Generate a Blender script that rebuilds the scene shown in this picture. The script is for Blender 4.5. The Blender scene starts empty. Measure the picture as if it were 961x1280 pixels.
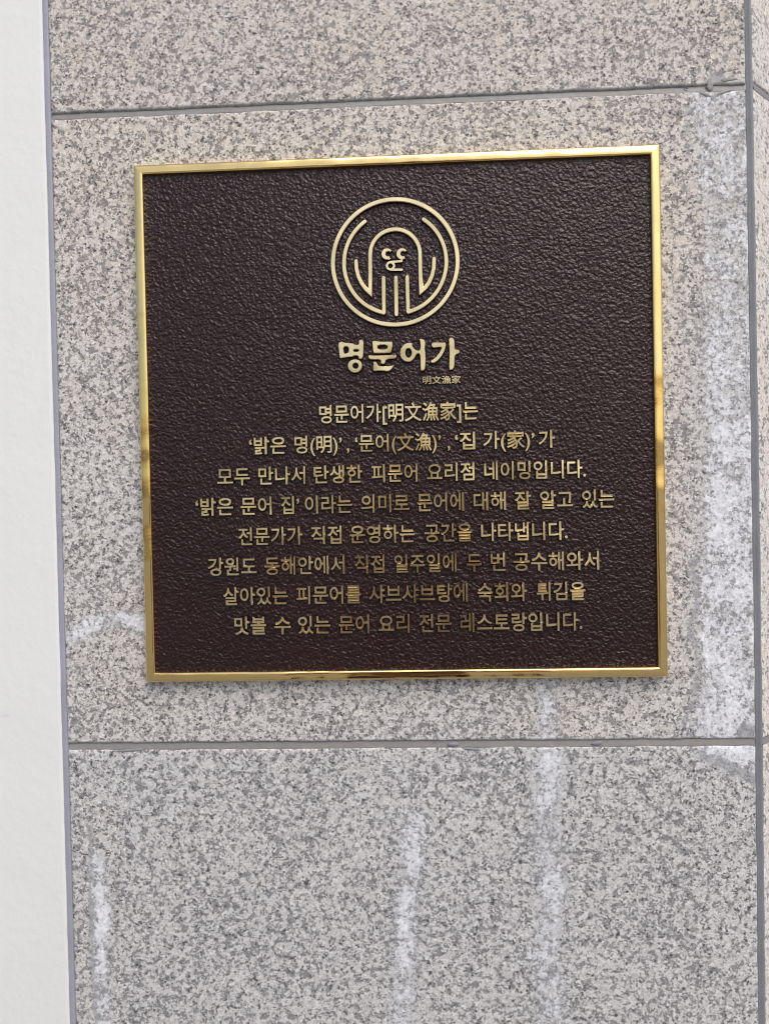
import bpy, math, random
import numpy as np
from mathutils import Matrix, Vector, noise as mnoise

random.seed(7)
S = bpy.context.scene
C = S.collection
R = math.radians
MM = 0.001

# ------------------------------------------------------------------ camera
cam_d = bpy.data.cameras.new('camera')
cam_d.sensor_fit = 'HORIZONTAL'
cam_d.sensor_width = 36.0
cam_d.lens = 1000.0 / 961.0 * 36.0
cam_d.clip_start = 0.01
cam_d.clip_end = 3000.0
cam = bpy.data.objects.new('camera', cam_d)
C.objects.link(cam)
cam.matrix_world = Matrix(((0.998772, 0.019953, 0.045341, 0.015897),
                           (0.045012, 0.016612, -0.998848, -0.619948),
                           (-0.020683, 0.999663, 0.015693, -0.061556),
                           (0, 0, 0, 1)))
S.camera = cam

# ------------------------------------------------------------------ light
SUN_EL, SUN_AZ = R(52), R(28)          # azimuth measured from straight in front of the wall, towards +x
world = bpy.data.worlds.new('World')
S.world = world
world.use_nodes = True
wn, wl = world.node_tree.nodes, world.node_tree.links
sky = wn.new('ShaderNodeTexSky')
sky.sky_type = 'NISHITA'
sky.sun_disc = False
sky.sun_elevation = SUN_EL
sun_dir = Vector((math.sin(SUN_AZ) * math.cos(SUN_EL), -math.cos(SUN_AZ) * math.cos(SUN_EL), math.sin(SUN_EL)))
sky.sun_rotation = math.atan2(sun_dir.x, sun_dir.y)
sky.air_density = 1.0
sky.dust_density = 4.0
sky.ozone_density = 1.2
bg = wn['Background']
wl.new(sky.outputs['Color'], bg.inputs['Color'])
bg.inputs['Strength'].default_value = 0.13
sun_d = bpy.data.lights.new('sun', 'SUN')
sun_d.energy = 1.0
sun_d.angle = R(50)
sun_d.color = (1.0, 0.98, 0.96)
sun = bpy.data.objects.new('sun', sun_d)
C.objects.link(sun)
sun.location = (0.6, -2, 3)
sun.rotation_euler = sun_dir.to_track_quat('Z', 'Y').to_euler()
S.cycles.filter_width = 1.1
S.view_settings.view_transform = 'Standard'
S.view_settings.look = 'None'
S.view_settings.gamma = 1.0
S.view_settings.use_curve_mapping = False
S.view_settings.exposure = 0.33

GROUND_Z = -1.45


# ------------------------------------------------------------------ node helpers
class NT:
    def __init__(self, name):
        self.m = bpy.data.materials.new(name)
        self.m.use_nodes = True
        self.t = self.m.node_tree
        self.n, self.l = self.t.nodes, self.t.links
        self.b = self.n['Principled BSDF']
        self.co = self.n.new('ShaderNodeTexCoord').outputs['Object']

    def put(self, sock, v):
        if hasattr(v, 'is_output') or isinstance(v, bpy.types.NodeSocket):
            self.l.new(v, sock)
        else:
            if isinstance(v, tuple) and len(v) == 3 and sock.type == 'RGBA':
                v = v + (1.0,)
            sock.default_value = v

    def math(self, op, a, b=0.0, clamp=False):
        n = self.n.new('ShaderNodeMath'); n.operation = op; n.use_clamp = clamp
        self.put(n.inputs[0], a); self.put(n.inputs[1], b)
        return n.outputs[0]

    def vec(self, op, a, b):
        n = self.n.new('ShaderNodeVectorMath'); n.operation = op
        self.put(n.inputs[0], a)
        if op == 'SCALE':
            self.put(n.inputs['Scale'], b)
        else:
            self.put(n.inputs[1], b)
        return n.outputs[0]

    def noise(self, scale, detail=2.0, rough=0.5, co=None, dist=0.0, out='Fac'):
        n = self.n.new('ShaderNodeTexNoise')
        self.put(n.inputs['Vector'], co if co is not None else self.co)
        n.inputs['Scale'].default_value = scale
        n.inputs['Detail'].default_value = detail
        n.inputs['Roughness'].default_value = rough
        n.inputs['Distortion'].default_value = dist
        return n.outputs[out]

    def voro(self, scale, co=None, feature='F1', out='Color'):
        n = self.n.new('ShaderNodeTexVoronoi'); n.feature = feature
        self.put(n.inputs['Vector'], co if co is not None else self.co)
        n.inputs['Scale'].default_value = scale
        return n.outputs[out]

    def chan(self, col, i):
        n = self.n.new('ShaderNodeSeparateColor')
        self.put(n.inputs[0], col)
        return n.outputs[i]

    def step(self, v, lo, hi):
        n = self.n.new('ShaderNodeMapRange'); n.interpolation_type = 'SMOOTHSTEP'
        self.put(n.inputs['Value'], v)
        n.inputs['From Min'].default_value = lo
        n.inputs['From Max'].default_value = hi
        return n.outputs['Result']

    def lin(self, v, a, b, c, d):
        n = self.n.new('ShaderNodeMapRange')
        self.put(n.inputs['Value'], v)
        n.inputs['From Min'].default_value = a
        n.inputs['From Max'].default_value = b
        n.inputs['To Min'].default_value = c
        n.inputs['To Max'].default_value = d
        return n.outputs['Result']

    def mix(self, f, a, b, blend='MIX'):
        n = self.n.new('ShaderNodeMix'); n.data_type = 'RGBA'; n.blend_type = blend
        self.put(n.inputs[0], f); self.put(n.inputs[6], a); self.put(n.inputs[7], b)
        return n.outputs[2]

    def attr(self, name, out='Color'):
        n = self.n.new('ShaderNodeAttribute'); n.attribute_name = name
        return n.outputs[out]

    def bump(self, h, dist, strength=1.0, prev=None):
        n = self.n.new('ShaderNodeBump')
        n.inputs['Strength'].default_value = strength
        n.inputs['Distance'].default_value = dist
        self.put(n.inputs['Height'], h)
        if prev is not None:
            self.l.new(prev, n.inputs['Normal'])
        return n.outputs['Normal']

    def set(self, name, v):
        self.put(self.b.inputs[name], v)


# ------------------------------------------------------------------ materials
def granite(name, warm, light=1.0, offset=(0, 0, 0), grey=0.0, tint=(1.0, 1.0, 1.0)):
    t = NT(name)
    co = t.vec('ADD', t.co, offset)
    half = (0.5, 0.5, 0.5)
    wob = t.vec('SUBTRACT', t.noise(300, 4, .7, co, out='Color'), half)
    cd = t.vec('ADD', co, t.vec('SCALE', wob, 0.0062))
    wob2 = t.vec('SUBTRACT', t.noise(750, 3, .65, co, out='Color'), half)
    cd2 = t.vec('ADD', co, t.vec('SCALE', wob2, 0.0026))
    cell = t.voro(450, cd)
    r, g, b = (t.chan(cell, k) for k in range(3))
    fine = t.voro(1000, cd2)
    fr, fg = t.chan(fine, 0), t.chan(fine, 1)
    clump = t.noise(172, 3, .6, co)
    big = t.noise(16, 3, .6, co)
    # feldspar: cream to slightly pink, mottled
    fv = t.math('ADD', t.math('MULTIPLY', g, 0.6), t.math('MULTIPLY', fr, 0.4))
    feld = t.mix(fv, (0.74 * light, 0.735 * light, 0.72 * light),
                 ((0.49 + 0.035 * warm) * light, 0.475 * light, (0.462 - 0.03 * warm) * light))
    pale = t.step(t.math('ADD', t.math('MULTIPLY', b, 0.6), t.math('MULTIPLY', fg, 0.4)), 0.66, 0.80)
    feld = t.mix(t.math('MULTIPLY', pale, 0.8), feld, (0.82 * light, 0.81 * light, 0.79 * light))
    # grey quartz in ragged clumps of grains
    qv = t.math('ADD', t.math('MULTIPLY', r, 0.42), t.math('MULTIPLY', clump, 1.0))
    qv = t.math('ADD', qv, t.math('MULTIPLY', t.math('SUBTRACT', fr, 0.5), 0.14))
    qv = t.math('ADD', qv, t.math('MULTIPLY', t.math('SUBTRACT', big, 0.5), 0.28))
    q = t.step(qv, 0.715 + grey, 0.800 + grey)
    qc = t.mix(t.math('ADD', t.math('MULTIPLY', b, .5), t.math('MULTIPLY', fg, .5)), (0.100, 0.100, 0.108), (0.310, 0.306, 0.312))
    col = t.mix(t.math('MULTIPLY', q, 0.86), feld, qc)
    # thin grey seams between the grains
    soft = t.step(t.noise(430, 4, .7, cd2), 0.53, 0.66)
    col = t.mix(t.math('MULTIPLY', soft, 0.55), col, (0.245, 0.238, 0.238))
    # black mica flecks, most of them at the quartz
    c2 = t.voro(680, cd2)
    fl = t.math('ADD', t.chan(c2, 0), t.math('MULTIPLY', t.math('SUBTRACT', clump, 0.5), 0.5))
    fleck = t.step(fl, 0.915 + grey, 0.955 + grey)
    col = t.mix(t.math('MULTIPLY', fleck, 0.85), col, (0.040, 0.038, 0.042))
    gl = t.step(t.chan(t.voro(1150, cd2), 1), 0.93, 0.97)  # pale specks: mica glints put into the colour
    col = t.mix(t.math('MULTIPLY', gl, 0.55), col, (0.90, 0.90, 0.90))
    # slab tone: warm clouds, plus the slab's own warm channel
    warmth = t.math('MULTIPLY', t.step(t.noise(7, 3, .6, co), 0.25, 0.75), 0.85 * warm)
    st = t.attr('stain')
    res, wet, warm_tone = t.chan(st, 0), t.chan(st, 1), t.chan(st, 2)
    col = t.mix(t.math('ADD', warmth, t.math('MULTIPLY', warm_tone, 0.8), True), col,
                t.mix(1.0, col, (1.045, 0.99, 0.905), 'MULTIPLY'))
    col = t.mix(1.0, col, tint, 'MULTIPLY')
    # damp or sealer-smeared grey patches
    wn1 = t.noise(90, 4, .65, co)
    wm = t.step(t.math('ADD', wet, t.math('MULTIPLY', t.math('SUBTRACT', wn1, 0.5), 0.9)), 0.42, 0.62)
    col = t.mix(t.math('MULTIPLY', wm, 0.62), col, (0.325, 0.335, 0.36))
    # white lime crust: sits on the proud grains, ragged at its edge, pitted
    n1 = t.noise(55, 5, .75, co)
    n2 = t.noise(260, 5, .72, cd2)
    rv = t.math('ADD', res, t.math('MULTIPLY', t.math('SUBTRACT', n1, 0.5), 2.0))
    rv = t.math('ADD', rv, t.math('MULTIPLY', t.math('SUBTRACT', n2, 0.5), 2.2))
    rv = t.math('SUBTRACT', rv, t.math('MULTIPLY', q, 0.16))
    rm = t.step(rv, 0.48, 0.60)
    film = t.math('MULTIPLY', t.step(res, 0.15, 0.6), 0.22)
    col = t.mix(film, col, (0.55, 0.565, 0.60))
    crust = t.mix(t.step(t.noise(420, 5, .75, co), 0.35, 0.68), (0.64, 0.66, 0.70), (0.95, 0.96, 0.98))
    col = t.mix(t.math('MULTIPLY', rm, 0.82), col, crust)
    scab = t.math('MULTIPLY', t.step(t.math('ADD', rv, t.math('MULTIPLY', t.math('SUBTRACT', t.noise(120, 5, .75, cd), 0.5), 1.6)), 0.85, 1.0), t.step(res, 0.3, 0.6))
    col = t.mix(t.math('MULTIPLY', scab, 0.8), col, (0.93, 0.94, 0.96))
    t.set('Base Color', col)
    t.set('Roughness', 0.6)
    t.set('Specular IOR Level', 0.35)
    h = t.math('ADD', t.math('MULTIPLY', n2, 0.6), t.math('MULTIPLY', fr, 0.25))
    n = t.bump(h, 0.0010, 0.6)
    n = t.bump(t.math('ADD', rm, t.math('MULTIPLY', n2, 0.5)), 0.0012, 0.5, n)
    t.set('Normal', n)
    return t.m


def sealant(name, col):
    t = NT(name)
    v = t.noise(30, 4, .6)
    v2 = t.noise(400, 3, .6)
    c = t.mix(v, tuple(x * 0.80 for x in col), tuple(min(1, x * 1.2) for x in col))
    c = t.mix(t.math('MULTIPLY', t.step(v2, .55, .75), .35), c, tuple(min(1, x * 1.55) for x in col))
    t.set('Base Color', c)
    t.set('Roughness', 0.5)
    t.set('Normal', t.bump(t.noise(160, 3, .6), 0.0008, 0.5))
    return t.m


def brass(name, rough, wave, c0=(0.93, 0.67, 0.27), c1=(0.86, 0.62, 0.26), c2=(0.58, 0.45, 0.25)):
    t = NT(name)
    c = t.mix(t.noise(18, 4, .6), c0, c1)
    tarn = t.step(t.noise(120, 4, .7), 0.52, 0.78)
    c = t.mix(t.math('MULTIPLY', tarn, 0.35), c, c2)
    t.set('Base Color', c)
    t.set('Metallic', 1.0)
    t.set('Roughness', t.lin(t.noise(60, 4, .65), 0.3, 0.7, rough * .75, rough * 1.35))
    n = t.bump(t.noise(16, 2, .5), 0.010, wave)
    n = t.bump(t.noise(900, 2, .5), 0.0003, 0.10, n)
    t.set('Normal', n)
    return t.m


def lacquer(name, grain):
    t = NT(name)
    c = t.mix(t.noise(9, 3, .6), (0.0150, 0.0048, 0.0047), (0.0250, 0.0074, 0.0070))
    t.set('Base Color', c)
    t.set('Roughness', 0.21 if grain else 0.12)
    t.set('Specular IOR Level', 0.38 if grain else 0.7)
    if grain:
        w = t.vec('SUBTRACT', t.noise(260, 1, .5, out='Color'), (0.5, 0.5, 0.5))
        cd = t.vec('ADD', t.co, t.vec('SCALE', w, 0.0025))
        peb = t.voro(450, cd, 'SMOOTH_F1', 'Distance')
        peb = t.math('SUBTRACT', 1.0, t.step(peb, 0.12, 0.75))
        a = t.step(t.noise(420, 1.5, .5, cd), 0.40, 0.64)
        h = t.math('ADD', t.math('MULTIPLY', peb, 0.9), t.math('MULTIPLY', a, 0.55))
        t.set('Normal', t.bump(h, 0.00058, 0.85))
    else:
        t.set('Normal', t.bump(t.noise(300, 2, .5), 0.0004, 0.4))
    return t.m


def white_render(name):
    t = NT(name)
    c = t.mix(t.noise(5, 4, .6), (0.735, 0.752, 0.728), (0.785, 0.797, 0.772))
    sp = t.step(t.noise(240, 3, .6), 0.66, 0.76)
    c = t.mix(t.math('MULTIPLY', sp, 0.10), c, (0.55, 0.55, 0.55))
    mp = t.vec('MULTIPLY', t.co, (1.0, 1.0, 0.22))
    dirt = t.step(t.noise(34, 5, .7, mp), 0.56, 0.78)
    c = t.mix(t.math('MULTIPLY', dirt, 0.22), c, (0.60, 0.60, 0.575))
    scr = t.step(t.noise(70, 3, .6, t.vec('MULTIPLY', t.co, (0.3, 1.0, 1.6))), 0.70, 0.74)
    c = t.mix(t.math('MULTIPLY', scr, 0.18), c, (0.50, 0.50, 0.50))
    t.set('Base Color', c)
    t.set('Roughness', 0.7)
    n = t.bump(t.noise(110, 4, .55), 0.0010, 0.35)
    n = t.bump(t.noise(12, 2, .5), 0.004, 0.25, n)
    t.set('Normal', n)
    return t.m


def pavement(name):
    t = NT(name)
    c = t.mix(t.noise(3, 5, .6), (0.20, 0.20, 0.20), (0.29, 0.29, 0.285))
    c = t.mix(t.math('MULTIPLY', t.step(t.noise(90, 3, .6), .5, .7), .4), c, (0.16, 0.155, 0.15))
    t.set('Base Color', c)
    t.set('Roughness', 0.8)
    t.set('Normal', t.bump(t.noise(70, 4, .6), 0.004, 0.4))
    return t.m


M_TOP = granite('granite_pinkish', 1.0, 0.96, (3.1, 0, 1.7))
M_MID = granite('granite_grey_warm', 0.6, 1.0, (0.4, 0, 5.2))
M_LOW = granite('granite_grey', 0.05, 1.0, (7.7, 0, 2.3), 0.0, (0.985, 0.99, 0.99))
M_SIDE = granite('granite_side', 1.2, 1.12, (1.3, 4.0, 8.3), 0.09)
M_SEAL = sealant('joint_sealant', (0.240, 0.231, 0.218))
M_SEALB = sealant('seam_sealant', (0.315, 0.325, 0.375))
M_SEALG = sealant('dark_sealant', (0.225, 0.235, 0.25))
M_FRAME = brass('polished_brass', 0.06, 0.40)
M_LETTER = brass('letter_brass', 0.24, 0.5, (0.88, 0.72, 0.41), (0.74, 0.60, 0.34), (0.50, 0.40, 0.24))
M_EDGE = brass('glint_edge_brass', 0.12, 0.3, (0.93, 0.77, 0.45), (0.86, 0.69, 0.38), (0.62, 0.50, 0.30))  # paler than the letter faces: sky glints on the edges put into the colour
M_FIELD = lacquer('brown_lacquer_grained', True)
M_SKIRT = lacquer('brown_lacquer_smooth', False)
M_WHITE = white_render('white_wall_paint')
M_PAVE = pavement('pavement_concrete')


# ------------------------------------------------------------------ object helpers
def thing(name, label, cat, loc=(0, 0, 0)):
    o = bpy.data.objects.new(name, None)
    o.empty_display_size = 0.05
    C.objects.link(o)
    o.location = loc
    o['label'] = label
    o['category'] = cat
    return o


def obj(name, me, mats, parent=None, smooth=None, base=None):
    me.name = name
    for m in (mats if isinstance(mats, (list, tuple)) else [mats]):
        me.materials.append(m)
    if smooth is not None:
        for p in me.polygons:
            p.use_smooth = True
        me.set_sharp_from_angle(angle=R(smooth))
    o = bpy.data.objects.new(name, me)
    C.objects.link(o)
    if parent is not None:
        o.parent = parent
        if base is not None:
            o.location = -Vector(base)
    return o


def mesh(verts, faces):
    me = bpy.data.meshes.new('m')
    me.from_pydata([tuple(v) for v in verts], [], faces)
    me.validate()
    me.update()
    return me


def n1d(x, seed, scale):
    return mnoise.noise(Vector((x * scale, seed * 13.7, seed * 3.1)))


def seg_dist(px, pz, pts):
    """distance of arrays px, pz to a polyline (metres)"""
    d = np.full(px.shape, 1e9)
    for (ax, az), (bx, bz) in zip(pts[:-1], pts[1:]):
        vx, vz = bx - ax, bz - az
        L = vx * vx + vz * vz
        tt = np.clip(((px - ax) * vx + (pz - az) * vz) / L, 0, 1)
        d = np.minimum(d, np.hypot(px - ax - tt * vx, pz - az - tt * vz))
    return d


def fall(d, core, soft):
    return np.clip(1 - (d - core) / soft, 0, 1)


# ------------------------------------------------------------------ granite slabs
def slab_mesh(xl, xr, zb, zt, seed, stain=None, depth=0.03, zfine=None, step=0.0025, frame=None, edge=0.0022):
    """A stone slab: gridded front with rounded, slightly chipped arrises, sides and back.
    xl, xr: functions of z. frame: optional function mapping (u, z, out) to a point."""
    lo = zfine if zfine is not None else zb
    zs = list(np.arange(lo, zt - step * .5, step)) + [zt]
    if lo > zb:
        zs = list(np.linspace(zb, lo, 12, endpoint=False)) + zs
    e = edge
    zs = sorted(set([round(z, 6) for z in zs] + [round(zt - k * e / 4, 6) for k in range(5)] + [round(zb + k * e / 4, 6) for k in range(5)]))
    x0, x1 = xl(0), xr(0)
    us = list(np.arange(0, 1, step / (x1 - x0))) + [1.0]
    w = x1 - x0
    us = sorted(set([round(u, 6) for u in us] + [round(k * e / 4 / w, 6) for k in range(5)] + [round(1 - k * e / 4 / w, 6) for k in range(5)]))
    nz, nx = len(zs), len(us)
    U, Z = np.meshgrid(np.array(us), np.array(zs))
    XL = np.array([xl(z) + 0.0005 * n1d(z, seed, 60) for z in zs])[:, None]
    XR = np.array([xr(z) + 0.0005 * n1d(z, seed + 1, 60) for z in zs])[:, None]
    X = XL + (XR - XL) * U
    top = np.array([0.0006 * n1d(u * w, seed + 2, 45) + 0.0004 * n1d(u * w, seed + 5, 190) for u in us])[None, :]
    bot = np.array([0.0006 * n1d(u * w, seed + 3, 45) + 0.0004 * n1d(u * w, seed + 6, 190) for u in us])[None, :]
    tz = (Z - zb) / (zt - zb)
    ZZ = Z + top * np.clip((tz - .9) * 10, 0, 1) + bot * np.clip((.1 - tz) * 10, 0, 1)
    dx = np.minimum(X - XL, XR - X)
    dz = np.minimum(zt - Z, Z - zb)
    chip = np.array([[1 + 0.5 * mnoise.noise(Vector((x * 55, seed, z * 55))) for x in X[0, ::1]] for z in (zt, zb)])

    def rnd(d):
        k = np.clip(1 - d / e, 0, 1)
        return e * (1 - np.sqrt(np.clip(1 - k * k, 0, 1))) * 0.8
    Y = np.maximum(rnd(dx), rnd(dz))
    P = np.stack([X, Y, ZZ], -1)
    if frame is not None:
        P = frame(P)
        back = frame(np.stack([X, np.full_like(X, depth), ZZ], -1))
    else:
        back = np.stack([X, np.full_like(X, depth), ZZ], -1)
    front = P.reshape(-1, 3)
    faces = [(j * nx + i, j * nx + i + 1, (j + 1) * nx + i + 1, (j + 1) * nx + i) for j in range(nz - 1) for i in range(nx - 1)]
    ring = [i for i in range(nx)] + [j * nx + nx - 1 for j in range(1, nz)] + [(nz - 1) * nx + i for i in range(nx - 2, -1, -1)] + [j * nx for j in range(nz - 2, 0, -1)]
    bk = back.reshape(-1, 3)[ring]
    N = len(front)
    for k in range(len(ring)):
        k2 = (k + 1) % len(ring)
        faces.append((ring[k2], ring[k], N + k, N + k2))
    faces.append(tuple(N + k for k in reversed(range(len(ring)))))
    faces = [f if len(f) != len(ring) or len(f) == 4 else f for f in faces]
    me = mesh(np.concatenate([front, bk]), faces)
    ca = me.color_attributes.new('stain', 'FLOAT_COLOR', 'POINT')
    data = np.zeros((N + len(bk), 4), np.float32)
    data[:, 3] = 1
    if stain is not None:
        r, g, b = stain(X, ZZ)
        data[:N, 0], data[:N, 1], data[:N, 2] = r.ravel(), g.ravel(), b.ravel()
    ca.data.foreach_set('color', data.ravel())
    return me


def xl_main(z):
    return -0.2672 - 0.0010 * math.exp(-((z - 0.0) / 0.5) ** 2)


def xr_main(z):
    return 0.2680 + 0.0012 * math.cos((z + 0.15) * 3.2) - 0.0012


def vn(X, Z, sc, seed):
    """coarse lookup noise on arrays"""
    out = np.zeros_like(X)
    f = out.ravel(); xf = X.ravel(); zf = Z.ravel()
    for i in range(f.size):
        f[i] = mnoise.noise(Vector((xf[i] * sc, seed, zf[i] * sc)))
    return f.reshape(X.shape)


ZU0, ZU1 = 0.2422, 0.2466           # upper joint
ZL0, ZL1 = -0.2553, -0.2505         # lower joint


def stain_top(X, Z):
    sm = fall(Z - ZU1, 0.0004, 0.004) * 0.75
    gob = fall(np.hypot(X - 0.245, (Z - 0.250) * 1.3), 0.004, 0.008) * .9
    return np.zeros_like(X), np.maximum(sm, gob), 0.3 + 0.3 * vn(X, Z, 9, 4)


def stain_mid(X, Z):
    edge_z = [0.2435, 0.2145, 0.154, 0.112, 0.039, -0.015, -0.076, -0.125, -0.168, -0.1985, -0.235, -0.2505]
    edge_x = [0.2235, 0.2270, 0.2318, 0.2340, 0.2290, 0.2340, 0.2267, 0.2284, 0.2254, 0.2310, 0.2190, 0.2231]
    ex = np.interp(-Z, [-z for z in edge_z], edge_x)
    inner = X - ex + 0.005 * vn(X, Z, 45, 6) + 0.003 * vn(X, Z, 160, 7)
    strip = np.clip(0.5 + inner / 0.010, 0, 1) * 0.66
    low = np.clip((0.05 - Z) / 0.1, 0, 1)
    strip = strip * (0.86 + 0.22 * low)
    soft = np.clip(0.5 + (X - 0.208) / 0.05, 0, 1) * 0.33 * np.clip((0.19 - Z) / 0.08, 0, 1)
    patch = fall(seg_dist(X, Z, [(-0.263, -0.166), (-0.2487, -0.156), (-0.2228, -0.1505), (-0.204, -0.1577)]), 0.003, 0.009) * 0.78
    run = fall(seg_dist(X, Z, [(0.108, -0.185), (0.113, -0.235), (0.110, -0.2505)]), 0.004, 0.011) * 0.64
    r = np.maximum.reduce([strip, soft, patch, run]) * (1 + 0.30 * vn(X, Z, 30, 15))
    wet = np.clip(1 - np.abs(inner + 0.004) / 0.008, 0, 1) * 0.75 * np.clip((-0.06 - Z) / 0.05, 0, 1)
    wet2 = fall(seg_dist(X, Z, [(0.224, 0.23), (0.223, 0.205), (0.219, 0.19)]), 0.002, 0.008) * 0.5
    corner = fall(np.hypot(X - 0.262, Z + 0.247), 0.004, 0.010) * .9
    sm = np.maximum(fall(ZU0 - Z, 0.0002, 0.003) * 0.6, fall(Z - ZL1, 0.0005, 0.004) * 0.7)
    gob = fall(np.hypot((X - 0.248) * .7, Z - 0.240), 0.003, 0.007) * .9
    r = np.where(corner > 0.45, r * 0.3, r)
    warm_tone = 0.75 * np.clip((Z + 0.04) / 0.22, 0, 1) + 0.25 * vn(X, Z, 8, 2) - 0.25 * np.clip((X - .1) / .1, 0, 1)  # warmer towards the slab top, plus noise, less at the right
    return r, np.maximum.reduce([wet, wet2, sm, corner, gob]), np.clip(warm_tone, 0, 1)


def stain_low(X, Z):
    sl = fall(seg_dist(X, Z, [(-0.2465, -0.343), (-0.2434, -0.391), (-0.2465, -0.436), (-0.243, -0.49)]), 0.003, 0.009) * 0.76
    sm_ = fall(seg_dist(X, Z, [(0.0055, -0.312), (0.001, -0.353), (-0.0035, -0.422), (-0.008, -0.49)]), 0.004, 0.014) * 0.66
    sr = fall(seg_dist(X, Z, [(0.1135, -0.253), (0.1062, -0.328), (0.1118, -0.359), (0.1076, -0.421), (0.11, -0.49)]), 0.004, 0.017) * 0.64
    co = np.clip(1 - seg_dist(X, Z, [(0.238, -0.257), (0.266, -0.262)]) / 0.016, 0, 1) * 1.1
    r = np.maximum.reduce([sl, sm_, sr, co]) * (1 + 0.55 * vn(X, Z, 38, 16))
    wet = fall(seg_dist(X, Z, [(-0.2515, -0.318), (-0.252, -0.365), (-0.2515, -0.43), (-0.249, -0.49)]), 0.001, 0.007) * 0.62
    wet3 = fall(seg_dist(X, Z, [(0.23, -0.262), (0.267, -0.283)]), 0.002, 0.010) * 0.7
    smz = fall(ZL0 - Z, 0.0002, 0.0025) * 0.5
    warm_tone = 0.5 * fall(seg_dist(X, Z, [(-0.246, -0.305), (-0.25, -0.36), (-0.25, -0.49)]), 0.004, 0.02) + 0.15 * vn(X, Z, 8, 9)
    return r, np.maximum.reduce([wet, wet3, smz]), np.clip(warm_tone, 0, 1)


WALL_BASE = (0.0, 0.0, GROUND_Z)
wall = thing('granite_wall', 'speckled grey granite slab wall behind the brass plaque, with grey sealed joints', 'wall', WALL_BASE)
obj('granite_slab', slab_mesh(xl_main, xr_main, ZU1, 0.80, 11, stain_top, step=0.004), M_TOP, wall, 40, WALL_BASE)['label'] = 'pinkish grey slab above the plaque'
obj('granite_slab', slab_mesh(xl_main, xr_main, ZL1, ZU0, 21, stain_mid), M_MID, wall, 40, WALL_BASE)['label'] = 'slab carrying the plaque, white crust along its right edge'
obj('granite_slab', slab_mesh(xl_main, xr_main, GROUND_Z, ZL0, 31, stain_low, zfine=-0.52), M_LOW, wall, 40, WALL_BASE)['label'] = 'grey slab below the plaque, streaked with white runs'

# the wall turns away at the right: the side slabs, at 45 degrees
COS, SIN = math.cos(R(45)), math.sin(R(45))


def side_frame(P):
    u, d, z = P[..., 0], P[..., 1], P[..., 2]
    x0 = 0.2735 + 0.0014 * np.cos((z + 0.15) * 3.2) - 0.0014
    return np.stack([x0 + u * COS + d * -SIN * -1 * -1, u * SIN + d * COS, z], -1)


for zb, zt, sd, zf in ((ZU1 + 0.001, 0.80, 41, None), (ZL1, ZU0 + 0.001, 51, None), (GROUND_Z, ZL0, 61, -0.52)):
    o = obj('side_slab', slab_mesh(lambda z: 0.0, lambda z: 0.25, zb, zt, sd, None, frame=side_frame, zfine=zf, step=0.005), M_SIDE, wall, 40, WALL_BASE)


# ------------------------------------------------------------------ sealant strips
def strip_mesh(path, prof, n, seed, jitter):
    """path(t) -> (centre, across, out, width); prof: list of (s in -1..1, out)"""
    V, F = [], []
    m = len(prof)
    for i in range(n + 1):
        t = i / n
        c, a, o, w = path(t)
        for k, (s, h) in enumerate(prof):
            wig = jitter * (n1d(t * 10, seed + k * 0.0, 6) + 0.6 * n1d(t * 10, seed + 2, 25))
            hh = h + jitter * 0.5 * n1d(t * 10, seed + 5 + k, 14)
            V.append(c + a * (s * w / 2 + (wig if 0 < k < m - 1 else 0)) + o * hh)
        if i:
            b0, b1 = (i - 1) * m, i * m
            for k in range(m - 1):
                F.append((b0 + k, b1 + k, b1 + k + 1, b0 + k + 1))
    return mesh(V, F)


OUT = Vector((0, -1, 0))
UPV = Vector((0, 0, 1))
XV = Vector((1, 0, 0))


def hpath(z0, z1, xa, xb):
    def f(t):
        x = xa + (xb - xa) * t
        return Vector((x, 0, (z0 + z1) / 2)), UPV, OUT, abs(z1 - z0) + 0.004
    return f


CONC = [(-1.0, -0.0030), (-0.75, -0.0008), (-0.55, -0.0007), (-0.2, -0.0011), (0.2, -0.0014), (0.50, -0.0017), (0.70, -0.0022), (1.0, -0.0045)]
for (a, b, sd) in ((ZU0, ZU1, 3), (ZL0, ZL1, 8)):
    obj('joint_sealant', strip_mesh(hpath(a, b, -0.267, 0.2675), CONC, 500, sd, 0.00055), M_SEAL, wall, 60, WALL_BASE)


def spath(z0, z1):
    def f(t):
        u = 0.25 * t
        return Vector((0.2735 + u * COS, u * SIN, (z0 + z1) / 2)), UPV, Vector((COS, -SIN, 0)), abs(z1 - z0) + 0.005
    return f


for (a, b, sd) in ((ZU0 + 0.001, ZU1 + 0.001, 13), (ZL0, ZL1, 18)):
    obj('side_joint_sealant', strip_mesh(spath(a, b), CONC, 60, sd, 0.0003), M_SEAL, wall, 60, WALL_BASE)


def rpath(t):
    z = GROUND_Z + (0.80 - GROUND_Z) * t
    xa = xr_main(z); xb = 0.2735 + 0.0014 * math.cos((z + 0.15) * 3.2) - 0.0014
    return Vector(((xa + xb) / 2, 0, z)), XV, OUT, (xb - xa) + 0.0016


obj('corner_sealant', strip_mesh(rpath, [(-1.0, -0.0040), (-0.72, -0.0022), (-0.3, -0.0020), (0.1, -0.0012), (0.45, -0.0006), (0.75, -0.0008), (1.0, -0.0020)], 700, 23, 0.00025), M_SEALG, wall, 60, WALL_BASE)


def lpath(t):
    z = GROUND_Z + (0.80 - GROUND_Z) * t
    xb = xl_main(z); xa = -0.2722
    return Vector(((xa + xb) / 2, 0, z)), XV, OUT, (xb - xa) + 0.0012


obj('edge_sealant', strip_mesh(lpath, [(-1.0, -0.0012), (-0.8, -0.0006), (-0.3, -0.0004), (0.3, -0.0005), (0.75, -0.0009), (1.0, -0.0030)], 700, 29, 0.0002), M_SEALB, wall, 60, WALL_BASE)


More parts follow.
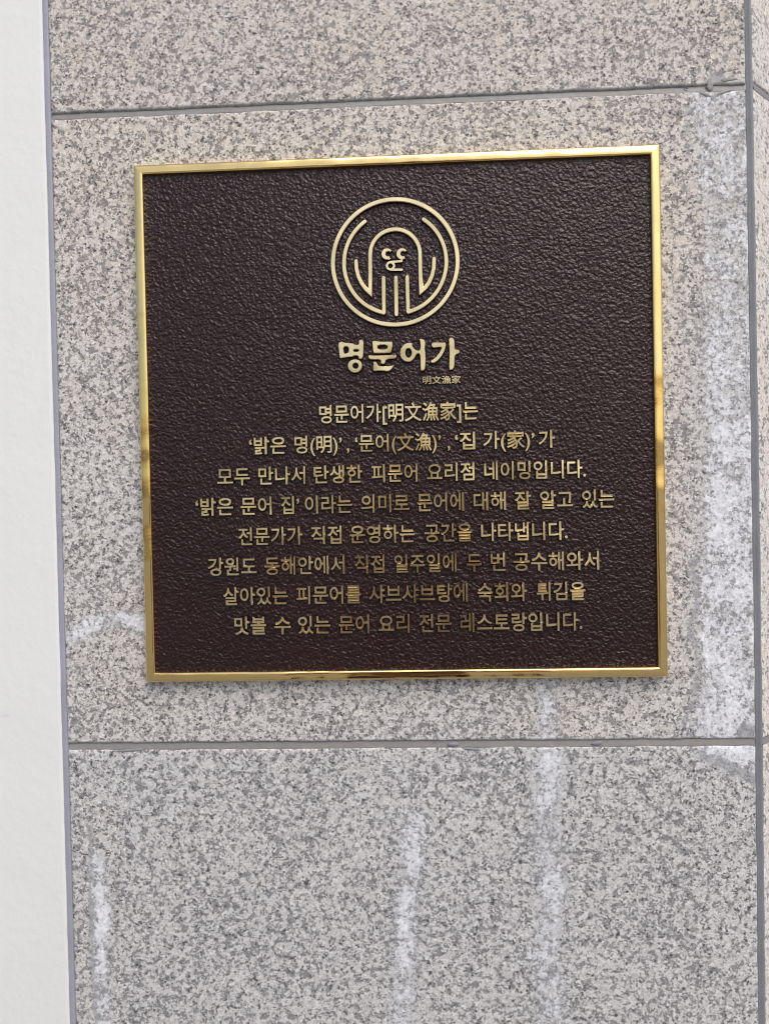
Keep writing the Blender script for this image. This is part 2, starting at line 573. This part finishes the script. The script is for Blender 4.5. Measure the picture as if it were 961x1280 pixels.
# lumps and smears of sealant squeezed out at the joints
def blob_mesh(cx, cz, rx, rz, h, seed, rot=0.0):
    V, F = [], []
    rings, seg = 7, 28
    for i in range(rings):
        q = i / (rings - 1)
        for k in range(seg):
            a = 2 * math.pi * k / seg
            wob = 1 + 0.35 * mnoise.noise(Vector((math.cos(a) * 1.3, math.sin(a) * 1.3, seed))) + 0.15 * mnoise.noise(Vector((math.cos(a) * 4, math.sin(a) * 4, seed + 3)))
            px, pz = math.cos(a) * rx * q * wob, math.sin(a) * rz * q * wob
            X, Z = px * math.cos(rot) - pz * math.sin(rot), px * math.sin(rot) + pz * math.cos(rot)
            hh = h * (1 - q ** 2.5) * (1 + 0.4 * mnoise.noise(Vector((X * 400, Z * 400, seed)))) - 0.0012 * (q > .99)
            V.append((cx + X, -hh, cz + Z))
    for i in range(rings - 1):
        for k in range(seg):
            k2 = (k + 1) % seg
            F.append((i * seg + k, i * seg + k2, (i + 1) * seg + k2, (i + 1) * seg + k))
    return mesh(V, F)


for args in ((0.2405, 0.2458, 0.0030, 0.0040, 0.0003, 2, 0.25), (0.2365, 0.2398, 0.0056, 0.0013, 0.0004, 5, -0.35),
             (0.2545, 0.2502, 0.0080, 0.0016, 0.0004, 8, 0.05), (0.2500, 0.2405, 0.0065, 0.0014, 0.0004, 9, 0.30)):
    obj('sealant_smear', blob_mesh(*args), M_SEAL, wall, 70, WALL_BASE)
for args in ((0.0375, -0.2530, 0.0046, 0.0018, 0.0006, 14, 0.0), (0.052, -0.2568, 0.0085, 0.0010, 0.0006, 17, -0.08),
             (0.1480, -0.2530, 0.0045, 0.0014, 0.0005, 19, 0.1), (-0.2180, -0.2562, 0.0130, 0.0011, 0.0006, 20, 0.06)):
    obj('sealant_smear', blob_mesh(*args), M_SEALG, wall, 70, WALL_BASE)


def ring_mesh(cx, cz, r, w, y):
    V, F = [], []
    seg = 20
    prof = [(r + w, 0.0), (r + w * .5, 0.0006), (r, 0.0004), (r * .6, -0.0008), (0.00001, -0.001)]
    for rr, h in prof:
        for k in range(seg):
            a = 2 * math.pi * k / seg
            V.append((cx + math.cos(a) * rr, y - h, cz + math.sin(a) * rr))
    for i in range(len(prof) - 1):
        for k in range(seg):
            k2 = (k + 1) % seg
            F.append((i * seg + k, i * seg + k2, (i + 1) * seg + k2, (i + 1) * seg + k))
    return mesh(V, F)


for x, z, y in ((0.0230, -0.2528, 0.0014), (0.2230, 0.2452, 0.0014)):
    obj('sealant_bubble', ring_mesh(x, z, 0.0009, 0.0009, y), M_SEALG, wall, 60, WALL_BASE)
obj('sealant_drop', ring_mesh(-0.0145, -0.3880, 0.0009, 0.0011, -0.0001), M_SEALG, wall, 60, WALL_BASE)

# ------------------------------------------------------------------ white wall at the left
WHITE_BASE = (-0.75, 0.0, GROUND_Z)
V, F = [], []
rows = 500
for i in range(rows + 1):
    z = GROUND_Z + (0.80 - GROUND_Z) * i / rows
    xe = -0.2722 + 0.0003 * n1d(z, 3, 40) + 0.00025 * n1d(z, 9, 170)
    V += [(-1.2, 0.10, z), (-1.2, 0.0, z), (xe - 0.003, -0.0004, z), (xe - 0.0010, -0.0003, z), (xe - 0.0003, 0.0001, z), (xe, 0.0010, z), (xe, 0.10, z)]
    if i:
        a, b = (i - 1) * 7, i * 7
        for k in range(6):
            F.append((a + k, a + k + 1, b + k + 1, b + k))
me = mesh(V, F)
ww = obj('white_wall', me, M_WHITE, None, 50)
ww['label'] = 'smooth white painted wall beside the granite, at the left edge'
ww['category'] = 'wall'

# ------------------------------------------------------------------ ground
g = obj('pavement', mesh([(-400, -400, GROUND_Z), (400, -400, GROUND_Z), (400, 400, GROUND_Z), (-400, 400, GROUND_Z)], [(0, 1, 2, 3)]), M_PAVE)
g['kind'] = 'structure'

# ------------------------------------------------------------------ the plaque
HALF = 0.200
FIELD_H, TOP_H = 0.0066, 0.0090
PL_BASE = (0.0, 0.0, -HALF)
plaque = thing('plaque', 'square dark brown cast plaque with polished brass rim, emblem and raised Korean lettering', 'plaque', PL_BASE)

# frame: a convex moulding swept round the square
PROF = [(0.0, 0.0005), (0.0, 0.0080), (0.0002, 0.0086), (0.0006, 0.0091), (0.0012, 0.00945), (0.0018, 0.00965), (0.0032, 0.00982), (0.0048, 0.00990), (0.0062, 0.00986),
        (0.0069, 0.0096), (0.00725, 0.0091), (0.00745, 0.0083), (0.0077, 0.0045)]
SUB = 60
V, F = [], []
m = len(PROF)
cor = [(-1, -1), (1, -1), (1, 1), (-1, 1)]
cnt = 0
for s in range(4):
    ax, az = cor[s]; bx, bz = cor[(s + 1) % 4]
    start = cnt
    for i in range(SUB + 1):
        t = i / SUB
        for d, h in PROF:
            r = HALF - d
            x, z = (ax + (bx - ax) * t) * r, (az + (bz - az) * t) * r
            dent = 0.00018 * mnoise.noise(Vector((x * 22, z * 22, s))) if h > 0.009 else 0
            V.append((x, -(h + dent), z))
        if i:
            a, b = start + (i - 1) * m, start + i * m
            for k in range(m - 1):
                F.append((a + k, b + k, b + k + 1, a + k + 1))
    cnt = len(V)
obj('frame', mesh(V, F), M_FRAME, plaque, 50, PL_BASE)

# cast field: sheet with its own thickness, a smooth margin at the rim
a = HALF - 0.0075
N = 64
V, F = [], []
for j in range(N + 1):
    for i in range(N + 1):
        x, z = -a + 2 * a * i / N, -a + 2 * a * j / N
        V.append((x, -FIELD_H + 0.00025 * mnoise.noise(Vector((x * 9, 3.3, z * 9))), z))
for j in range(N):
    for i in range(N):
        q = j * (N + 1) + i
        F.append((q, q + 1, q + N + 2, q + N + 1))
b0 = len(V)
V += [(-a, -0.001, -a), (a, -0.001, -a), (a, -0.001, a), (-a, -0.001, a)]
F.append((b0 + 3, b0 + 2, b0 + 1, b0))
obj('backing_plate', mesh(V, F), M_FIELD, plaque, 60, PL_BASE)


# raised lettering ---------------------------------------------------------
def raise_mesh(me, fx, top=TOP_H, pre=None):
    """flat bevelled curve mesh (xy, bevel in z) -> raised relief on the plaque; fx maps x,y to plaque x,z in metres"""
    n = len(me.vertices)
    co = np.zeros(n * 3)
    me.vertices.foreach_get('co', co)
    co = co.reshape(-1, 3)
    zmax = co[:, 2].max()
    X, Z = fx(co[:, 0], co[:, 1])
    h = np.where(co[:, 2] > 0, FIELD_H - 0.0003 + (top - FIELD_H + 0.0003) * co[:, 2] / zmax, FIELD_H - 0.0008)
    me.vertices.foreach_set('co', np.stack([X, -h, Z], -1).ravel())
    me.update()


def finish(name, me, parent, base=PL_BASE, loc=True):
    me.materials.clear()
    o = obj(name, me, [M_LETTER, M_SKIRT, M_EDGE], parent, 35, base if loc else None)
    for p in me.polygons:
        p.material_index = 0 if -p.normal.y > 0.95 else (2 if -p.normal.y > 0.40 else 1)
    return o


def curve_to_mesh(cu):
    o = bpy.data.objects.new('tmp', cu)
    C.objects.link(o)
    dg = bpy.context.evaluated_depsgraph_get()
    dg.update()
    me = bpy.data.meshes.new_from_object(o.evaluated_get(dg))
    bpy.data.objects.remove(o)
    bpy.data.curves.remove(cu)
    return me


def text_mesh(s, offset, bevel):
    cu = bpy.data.curves.new('txt', 'FONT')
    cu.body = s
    cu.size = 1.0
    cu.resolution_u = 3
    cu.offset = offset
    cu.extrude = bevel * 0.05
    cu.bevel_depth = bevel
    cu.bevel_resolution = 2
    cu.fill_mode = 'BOTH'
    return curve_to_mesh(cu)


def bounds(me):
    co = np.zeros(len(me.vertices) * 3)
    me.vertices.foreach_get('co', co)
    co = co.reshape(-1, 3)
    return co.min(0), co.max(0)


def join_meshes(ms):
    V, F, o = [], [], 0
    for me in ms:
        V += [tuple(v.co) for v in me.vertices]
        F += [tuple(i + o for i in p.vertices) for p in me.polygons]
        o = len(V)
    for me in ms:
        bpy.data.meshes.remove(me)
    return mesh(V, F)


OFF, BEV = 0.009, 0.040
ref = text_mesh('명', OFF, BEV)
rmin, rmax = bounds(ref)
bpy.data.meshes.remove(ref)
LINES = [
    (12.2, -2.9, [('명문어가[明文漁家]는', -60.8, 61.1)]),
    (-10.9, -25.5, [('‘밝은', -115.6, -85.9), ('명(明)’', -80.4, -42.9), (',', -40.2, -37.2), ('‘문어(文漁)’', -33.8, 32.8), (',', 36.7, 39.7), ('‘집', 42.3, 58.7), ('가(家)’', 63.5, 103.5), ('가', 105.2, 118.7)]),
    (-34.0, -49.0, [('모두', -141.0, -114.4), ('만나서', -108.9, -71.6), ('탄생한', -66.1, -27.7), ('피문어', -21.8, 14.4), ('요리점', 20.6, 57.7), ('네이밍입니다.', 64.1, 141.5)]),
    (-56.9, -72.0, [('‘밝은', -158.5, -128.1), ('문어', -123.1, -98.1), ('집’', -92.3, -76.7), ('이라는', -73.4, -36.1), ('의미로', -30.4, 7.7), ('문어에', 12.7, 49.3), ('대해', 55.5, 81.1), ('잘', 86.4, 100.0), ('알고', 105.7, 131.5), ('있는', 137.3, 162.3)]),
    (-80.4, -95.5, [('전문가가', -125.8, -74.8), ('직접', -69.4, -44.6), ('운영하는', -39.3, 11.5), ('공간을', 17.9, 55.1), ('나타냅니다.', 60.9, 127.1)]),
    (-103.4, -118.6, [('강원도', -150.1, -110.9), ('동해안에서', -105.7, -42.7), ('직접', -36.4, -12.2), ('일주일에', -5.8, 42.8), ('두', 49.4, 61.9), ('번', 67.6, 79.9), ('공수해와서', 84.8, 150.3)]),
    (-126.4, -141.6, [('살아있는', -138.7, -87.1), ('피문어를', -81.6, -30.6), ('샤브샤브탕에', -25.9, 50.9), ('숙회와', 57.1, 95.7), ('튀김을', 101.8, 139.6)]),
    (-149.4, -164.6, [('맛볼', -130.3, -104.4), ('수', -99.3, -85.4), ('있는', -80.9, -54.8), ('문어', -49.4, -24.8), ('요리', -18.9, 6.2), ('전문', 12.1, 37.9), ('레스토랑입니다.', 43.7, 136.9)]),
]
for top, bot, words in LINES:
    k = (top - bot) / (rmax[1] - rmin[1])
    parts = []
    for w, x0, x1 in words:
        me = text_mesh(w, OFF, BEV)
        lo, hi = bounds(me)
        kx = (x1 - x0) / (hi[0] - lo[0])

        def fx(x, y, lo=lo, kx=kx, x0=x0):
            return (x0 + (x - lo[0]) * kx) * MM, (bot + (y - rmin[1]) * k) * MM
        raise_mesh(me, fx)
        parts.append(me)
    finish('text_line', join_meshes(parts), plaque)

# small hanja under the name
me = text_mesh('明文漁家', 0.010, 0.030)
lo, hi = bounds(me)
raise_mesh(me, lambda x, y: ((19.0 + (x - lo[0]) * 29.6 / (hi[0] - lo[0])) * MM, (25.3 + (y - lo[1]) * 6.6 / (hi[1] - lo[1])) * MM), TOP_H - 0.0006)
finish('small_name', me, plaque)


# hand-drawn shapes (millimetres on the plaque)
def chaikin(pts, n=2):
    for _ in range(n):
        q = []
        for (ax, az), (bx, bz) in zip(pts, pts[1:] + pts[:1]):
            q += [(ax * .75 + bx * .25, az * .75 + bz * .25), (ax * .25 + bx * .75, az * .25 + bz * .75)]
        pts = q
    return pts


def shape_mesh(polys, bevel, offset=0.0):
    cu = bpy.data.curves.new('shp', 'CURVE')
    cu.dimensions = '2D'
    cu.fill_mode = 'BOTH'
    cu.extrude = bevel * 0.05
    cu.bevel_depth = bevel
    cu.bevel_resolution = 2
    cu.offset = offset
    for pts in polys:
        sp = cu.splines.new('POLY')
        sp.points.add(len(pts) - 1)
        for p, (x, z) in zip(sp.points, pts):
            p.co = (x, z, 0, 1)
        sp.use_cyclic_u = True
    return curve_to_mesh(cu)


def mmx(x, y):
    return x * MM, y * MM


TITLE = {
    'a': [[(-44.9, 58.7), (-43.6, 59.7), (-41.6, 60.1), (-40.5, 59.2), (-33.6, 58.6), (-32.5, 57.8), (-31.3, 57.3), (-29.4, 57.3), (-29.0, 58.0), (-29.0, 60.7), (-27.2, 61.1), (-25.5, 60.5), (-24.8, 59.3), (-25.1, 51.9), (-25.5, 47.6), (-26.4, 46.2), (-28.4, 45.8), (-29.3, 46.4), (-29.5, 48.5), (-32.7, 48.8), (-33.8, 47.6), (-38.7, 47.6), (-43.3, 46.6), (-44.0, 47.6), (-44.3, 52.5)],
          [(-40.5, 55.8), (-36.8, 55.7), (-36.8, 51.4), (-40.1, 50.3)], [(-32.8, 53.5), (-29.1, 53.4), (-29.2, 52.0), (-32.9, 52.1)],
          [(-26.2, 40.9), (-26.7, 38.8), (-28.0, 37.0), (-29.9, 35.8), (-32.2, 35.4), (-34.5, 35.9), (-36.3, 37.2), (-37.6, 39.1), (-38.0, 41.3), (-37.5, 43.4), (-36.2, 45.1), (-34.2, 46.1), (-32.0, 46.4), (-29.7, 46.0), (-27.8, 44.8), (-26.6, 43.1)],
          [(-29.7, 41.0), (-30.0, 40.0), (-30.7, 39.3), (-31.7, 39.1), (-32.7, 39.4), (-33.4, 40.1), (-33.7, 41.1), (-33.4, 42.1), (-32.6, 42.8), (-31.6, 43.1), (-30.6, 42.8), (-29.9, 42.0)]],
    'b': [[(-19.0, 59.4), (-16.7, 60.1), (-12.1, 59.0), (-3.6, 59.2), (-2.6, 57.8), (-3.7, 50.6), (-5.5, 49.9), (-17.5, 49.9), (-18.3, 50.8), (-18.5, 55.7)],
          [(-14.5, 56.2), (-7.1, 56.1), (-7.4, 53.3), (-14.1, 53.2)],
          [(-22.1, 48.7), (-20.3, 49.2), (-18.1, 48.7), (-1.5, 48.9), (-0.1, 48.0), (0.1, 46.3), (-1.6, 45.5), (-8.1, 45.3), (-8.5, 42.9), (-9.9, 41.5), (-12.2, 41.8), (-12.5, 43.3), (-12.4, 45.2), (-20.4, 45.2), (-21.8, 46.4)],
          [(-18.7, 44.0), (-16.4, 44.2), (-15.0, 43.1), (-14.5, 40.8), (-9.1, 40.2), (-5.7, 40.6), (-1.9, 41.1), (-1.7, 40.7), (-4.0, 37.4), (-6.9, 35.7), (-11.5, 36.6), (-16.0, 36.5), (-18.0, 36.3), (-18.8, 38.6), (-17.9, 41.2)]],
    'c': [[(12.5, 57.2), (8.8, 57.9), (5.4, 56.6), (3.0, 53.6), (1.9, 49.6), (2.9, 45.6), (5.7, 43.2), (9.1, 42.5), (11.9, 43.6), (14.0, 45.8), (15.2, 48.7), (17.7, 48.9), (17.4, 36.7), (18.3, 35.5), (20.3, 36.0), (21.8, 37.1), (22.0, 46.2), (21.7, 53.6), (22.2, 57.5), (21.1, 59.5), (18.5, 60.5), (16.8, 60.2), (17.6, 58.2), (17.9, 54.8), (17.7, 51.7), (15.5, 51.5), (13.8, 52.7), (11.9, 55.0)],
          [(11.1, 49.6), (10.9, 48.4), (10.4, 47.3), (9.7, 46.6), (8.9, 46.4), (8.0, 46.7), (7.4, 47.4), (6.9, 48.5), (6.8, 49.7), (7.0, 51.0), (7.4, 52.1), (8.2, 52.8), (9.0, 53.0), (9.8, 52.7), (10.5, 52.0), (11.0, 50.9)]],
    'd': [[(26.1, 56.3), (27.6, 57.5), (33.8, 56.9), (36.6, 57.1), (37.9, 55.7), (37.6, 53.1), (35.9, 48.6), (33.0, 44.7), (29.5, 41.7), (26.7, 41.1), (25.3, 42.1), (25.6, 43.5), (28.5, 45.1), (31.4, 48.2), (33.7, 52.4), (34.0, 53.2), (30.3, 53.0), (27.5, 52.8), (26.4, 54.0)],
          [(39.3, 59.9), (41.3, 60.6), (43.2, 60.0), (44.3, 58.0), (44.2, 54.0), (44.5, 50.9), (46.7, 51.4), (48.1, 50.0), (47.8, 48.0), (44.4, 47.2), (44.0, 42.7), (43.8, 37.6), (41.9, 35.7), (39.6, 35.6), (39.2, 37.2), (39.7, 47.4), (39.7, 55.9)]],
}
for key, polys in TITLE.items():
    me = shape_mesh([chaikin(q, 2 if len(q) > 4 else 1) for q in polys], 1.05, -0.65)
    raise_mesh(me, mmx, TOP_H + 0.0006)
    finish('title_character', me, plaque)


# emblem -----------------------------------------------------------------
def arc(cx, cz, r, a0, a1, n=24):
    return [(cx + r * math.cos(R(a0 + (a1 - a0) * i / n)), cz + r * math.sin(R(a0 + (a1 - a0) * i / n))) for i in range(n + 1)]


def stroke(pts, w):
    """outline of a round-ended stroke along pts, sharp mitres at corners"""
    h = w / 2
    P = [Vector(p) for p in pts]
    n = len(P)
    L, Rr = [], []
    for i in range(n):
        d0 = (P[i] - P[i - 1]).normalized() if i else None
        d1 = (P[i + 1] - P[i]).normalized() if i < n - 1 else None
        if d0 is None: d0 = d1
        if d1 is None: d1 = d0
        n0, n1 = Vector((-d0.y, d0.x)), Vector((-d1.y, d1.x))
        mt = (n0 + n1).normalized()
        k = h / max(0.42, mt.dot(n0))
        L.append(P[i] + mt * k)
        Rr.append(P[i] - mt * k)

    def cap(p, d):
        a = math.atan2(d.y, d.x)
        return [(p.x + h * math.cos(a + R(q)), p.y + h * math.sin(a + R(q))) for q in (60, 30, 0, -30, -60)]
    out = [tuple(v) for v in L] + cap(P[-1], (P[-1] - P[-2])) + [tuple(v) for v in reversed(Rr)] + cap(P[0], (P[0] - P[1]))
    return out


EC = (0.1, 119.0)
SW = 2.3


def emblem_part(name, polys, parent, loc=False):
    me = shape_mesh(polys, 1.0)
    raise_mesh(me, mmx, TOP_H + 0.0003)
    return finish(name, me, parent, loc=loc)


RO = 48.7
emblem = emblem_part('emblem_ring', [arc(EC[0], EC[1], RO, 0, 360, 120)[:-1], arc(EC[0], EC[1], RO - SW - 0.2, 0, 360, 120)[:-1]], plaque, True)
# outer arms: an arc round the ring, a sharp turn and a straight leg
left = arc(EC[0], EC[1] - 0.3, 38.9, 125, 256, 60) + [(-9.1, 81.2), (-8.9, 107.3)]
right = [(2 * 0.1 - x, z) for x, z in left]
emblem_part('outer_arm', [stroke(left, SW)], emblem)
emblem_part('outer_arm', [stroke(right, SW)], emblem)
emblem_part('middle_leg', [stroke([(0.5, 107.3), (0.45, 95), (0.3, 79.3)], SW)], emblem)
head = [(-29.6, 120.6), (-29.3, 114.5), (-28.0, 109.0), (-25.4, 103.4), (-22.4, 99.2), (-19.2, 96.0), (-18.9, 110)]
head = head + arc(0.2, 124.8, 19.0, 180, 0, 40) + [(19.2, 110), (19.4, 96.0), (22.6, 98.7), (25.5, 102.4), (28.0, 107.8), (29.4, 113.5), (29.8, 120.5)]
emblem_part('head_outline', [stroke(head, SW)], emblem)


def eye_poly(cx, cz):
    o = arc(cx, cz, 4.0, 35, 300, 26)
    i_ = arc(cx + 0.9, cz + 0.1, 2.3, 292, 43, 20)
    return o + i_


emblem_part('eye', [eye_poly(-5.9, 125.3)], emblem)
emblem_part('eye', [eye_poly(5.5, 125.0)], emblem)
bits = []
for polys, dz in (([arc(-3.4, 116.1, 3.5, 0, 360, 40)[:-1], arc(-3.4, 116.1, 1.9, 0, 360, 24)[:-1]], 0.0),
                  ([stroke([(-3.2, 119.0), (5.2, 119.4)], 1.5)], -0.00008), ([stroke([(-3.4, 113.2), (5.2, 112.9)], 1.6)], -0.00012)):
    me = shape_mesh(polys, 0.45)
    raise_mesh(me, mmx, TOP_H + 0.0003 + dz)
    bits.append(me)
finish('mouth', join_meshes(bits), emblem, loc=False)


# ------------------------------------------------------------------ the person taking the picture (seen only mirrored in the brass)
def skin_grow(chains, level=1):
    """chains: lists of (point, radius); equal points are shared -> one skinned surface"""
    V, E, Rd, idx = [], [], [], {}
    for ch in chains:
        prev = None
        for p, r in ch:
            k = tuple(round(c, 4) for c in p)
            if k not in idx:
                idx[k] = len(V); V.append(p); Rd.append(r)
            if prev is not None:
                E.append((prev, idx[k]))
            prev = idx[k]
    me = bpy.data.meshes.new('m')
    me.from_pydata(V, E, [])
    o = bpy.data.objects.new('tmp', me)
    C.objects.link(o)
    sk = o.modifiers.new('skin', 'SKIN')
    if not me.skin_vertices:
        me.skin_vertices.new()
    for d, r in zip(me.skin_vertices[0].data, Rd):
        d.radius = (r, r) if not isinstance(r, tuple) else r
    me.skin_vertices[0].data[0].use_root = True
    sb = o.modifiers.new('sub', 'SUBSURF'); sb.levels = level; sb.render_levels = level
    dg = bpy.context.evaluated_depsgraph_get()
    dg.update()
    out = bpy.data.meshes.new_from_object(o.evaluated_get(dg))
    bpy.data.objects.remove(o)
    bpy.data.meshes.remove(me)
    return out


def cloth(name, col, rough=0.85):
    t = NT(name)
    t.set('Base Color', t.mix(t.noise(40, 3, .6), tuple(c * .8 for c in col), tuple(c * 1.2 for c in col)))
    t.set('Roughness', rough)
    t.set('Normal', t.bump(t.noise(25, 3, .6), 0.01, 0.4))
    return t.m


M_SKIN = cloth('skin', (0.60, 0.31, 0.18), 0.5)
M_SHIRT = cloth('dark_shirt', (0.20, 0.135, 0.105))
M_TROUS = cloth('dark_trousers', (0.035, 0.036, 0.045))
M_HAIR = cloth('black_hair', (0.012, 0.010, 0.009), 0.5)
M_PHONE = cloth('phone_case', (0.02, 0.02, 0.022), 0.3)
GZ = GROUND_Z
PB = (0.0, -1.06, GZ)
person = thing('person', 'person in dark shirt and trousers holding up a phone towards the plaque', 'person', PB)
pelvis = (0.0, -1.06, GZ + .86)
chains = [[(pelvis, .125), ((0, -1.05, GZ + 1.02), .115), ((0, -1.05, GZ + 1.20), .125), ((0, -1.06, GZ + 1.32), .085), ((0, -1.05, GZ + 1.40), .052), ((0, -1.03, GZ + 1.46), .06), ((0, -1.02, GZ + 1.54), .082), ((0, -1.03, GZ + 1.61), .06)],
          [((0, -0.965, GZ + 1.50), .016), ((0, -1.02, GZ + 1.54), .082)]]
for sx in (-1, 1):
    sh, el, wr = (sx * .17, -1.06, GZ + 1.32), (sx * .235, -0.93, GZ + 1.09), (.012 + sx * .085, -.70, GZ + 1.245)
    palm = (.012 + sx * .058, -.665, GZ + 1.285)
    chains += [[((0, -1.06, GZ + 1.32), .085), (sh, .056), ((sx * .21, -0.99, GZ + 1.19), .047), (el, .042), ((.005 + sx * .17, -.82, GZ + 1.165), .041), (wr, .026), (palm, .022)]]
    for k, dz in enumerate((.040, .020, 0.0, -.018)):
        chains += [[(palm, .022), ((.016 + sx * .050, -.640, GZ + 1.30 + dz), .0095), ((.016 + sx * .036, -.628, GZ + 1.303 + dz), .0085), ((.016 + sx * (.016 - .002 * k), -.627, GZ + 1.306 + dz), .007)]]
    chains += [[(palm, .022), ((.016 + sx * .050, -.668, GZ + 1.315), .011), ((.016 + sx * .030, -.664, GZ + 1.335), .009)]]
    chains += [[(pelvis, .125), ((sx * .095, -1.06, GZ + .78), .085), ((sx * .10, -1.05, GZ + .46), .058), ((sx * .10, -1.07, GZ + .26), .050), ((sx * .105, -1.07, GZ + .075), .036), ((sx * .115, -.96, GZ + .036), .034)]]
obj('body', skin_grow(chains), M_SKIN, person, 180, PB)
shirt = [[((0, -1.06, GZ + .82), .155), ((0, -1.05, GZ + 1.02), .142), ((0, -1.05, GZ + 1.20), .150), ((0, -1.06, GZ + 1.325), .105), ((0, -1.055, GZ + 1.375), .066)]]
for sx in (-1, 1):
    shirt += [[((0, -1.06, GZ + 1.325), .105), (((sx * .17, -1.06, GZ + 1.32)), .074), ((sx * .205, -1.00, GZ + 1.21), .070)]]
obj('shirt', skin_grow(shirt), M_SHIRT, person, 180, PB)
tr = [[((0, -1.06, GZ + .90), .145), ((0, -1.06, GZ + .85), .15)]]
for sx in (-1, 1):
    tr += [[((0, -1.06, GZ + .85), .15), ((sx * .095, -1.06, GZ + .77), .105), ((sx * .10, -1.05, GZ + .46), .078), ((sx * .102, -1.07, GZ + .10), .066)]]
obj('trousers', skin_grow(tr), M_TROUS, person, 180, PB)
obj('hair', skin_grow([[((0, -1.055, GZ + 1.47), .060), ((0, -1.052, GZ + 1.55), .088), ((0, -1.035, GZ + 1.625), .070), ((0, -.985, GZ + 1.625), .034)]]), M_HAIR, person, 180, PB)
V, F = [], []
for y in (-.648, -.640):
    V += [(.016 + x, y, GZ + 1.315 + z) for x, z in stroke([(-0.0001, -.062), (0.0001, .062)], .072)]
n = len(V) // 2
F = [tuple(range(n)), tuple(n + k for k in reversed(range(n)))] + [(k, n + k, n + (k + 1) % n, (k + 1) % n) for k in range(n)]
ph = obj('phone', mesh(V, F), M_PHONE)
ph['label'] = 'dark phone held up in both hands towards the plaque'
ph['category'] = 'phone'
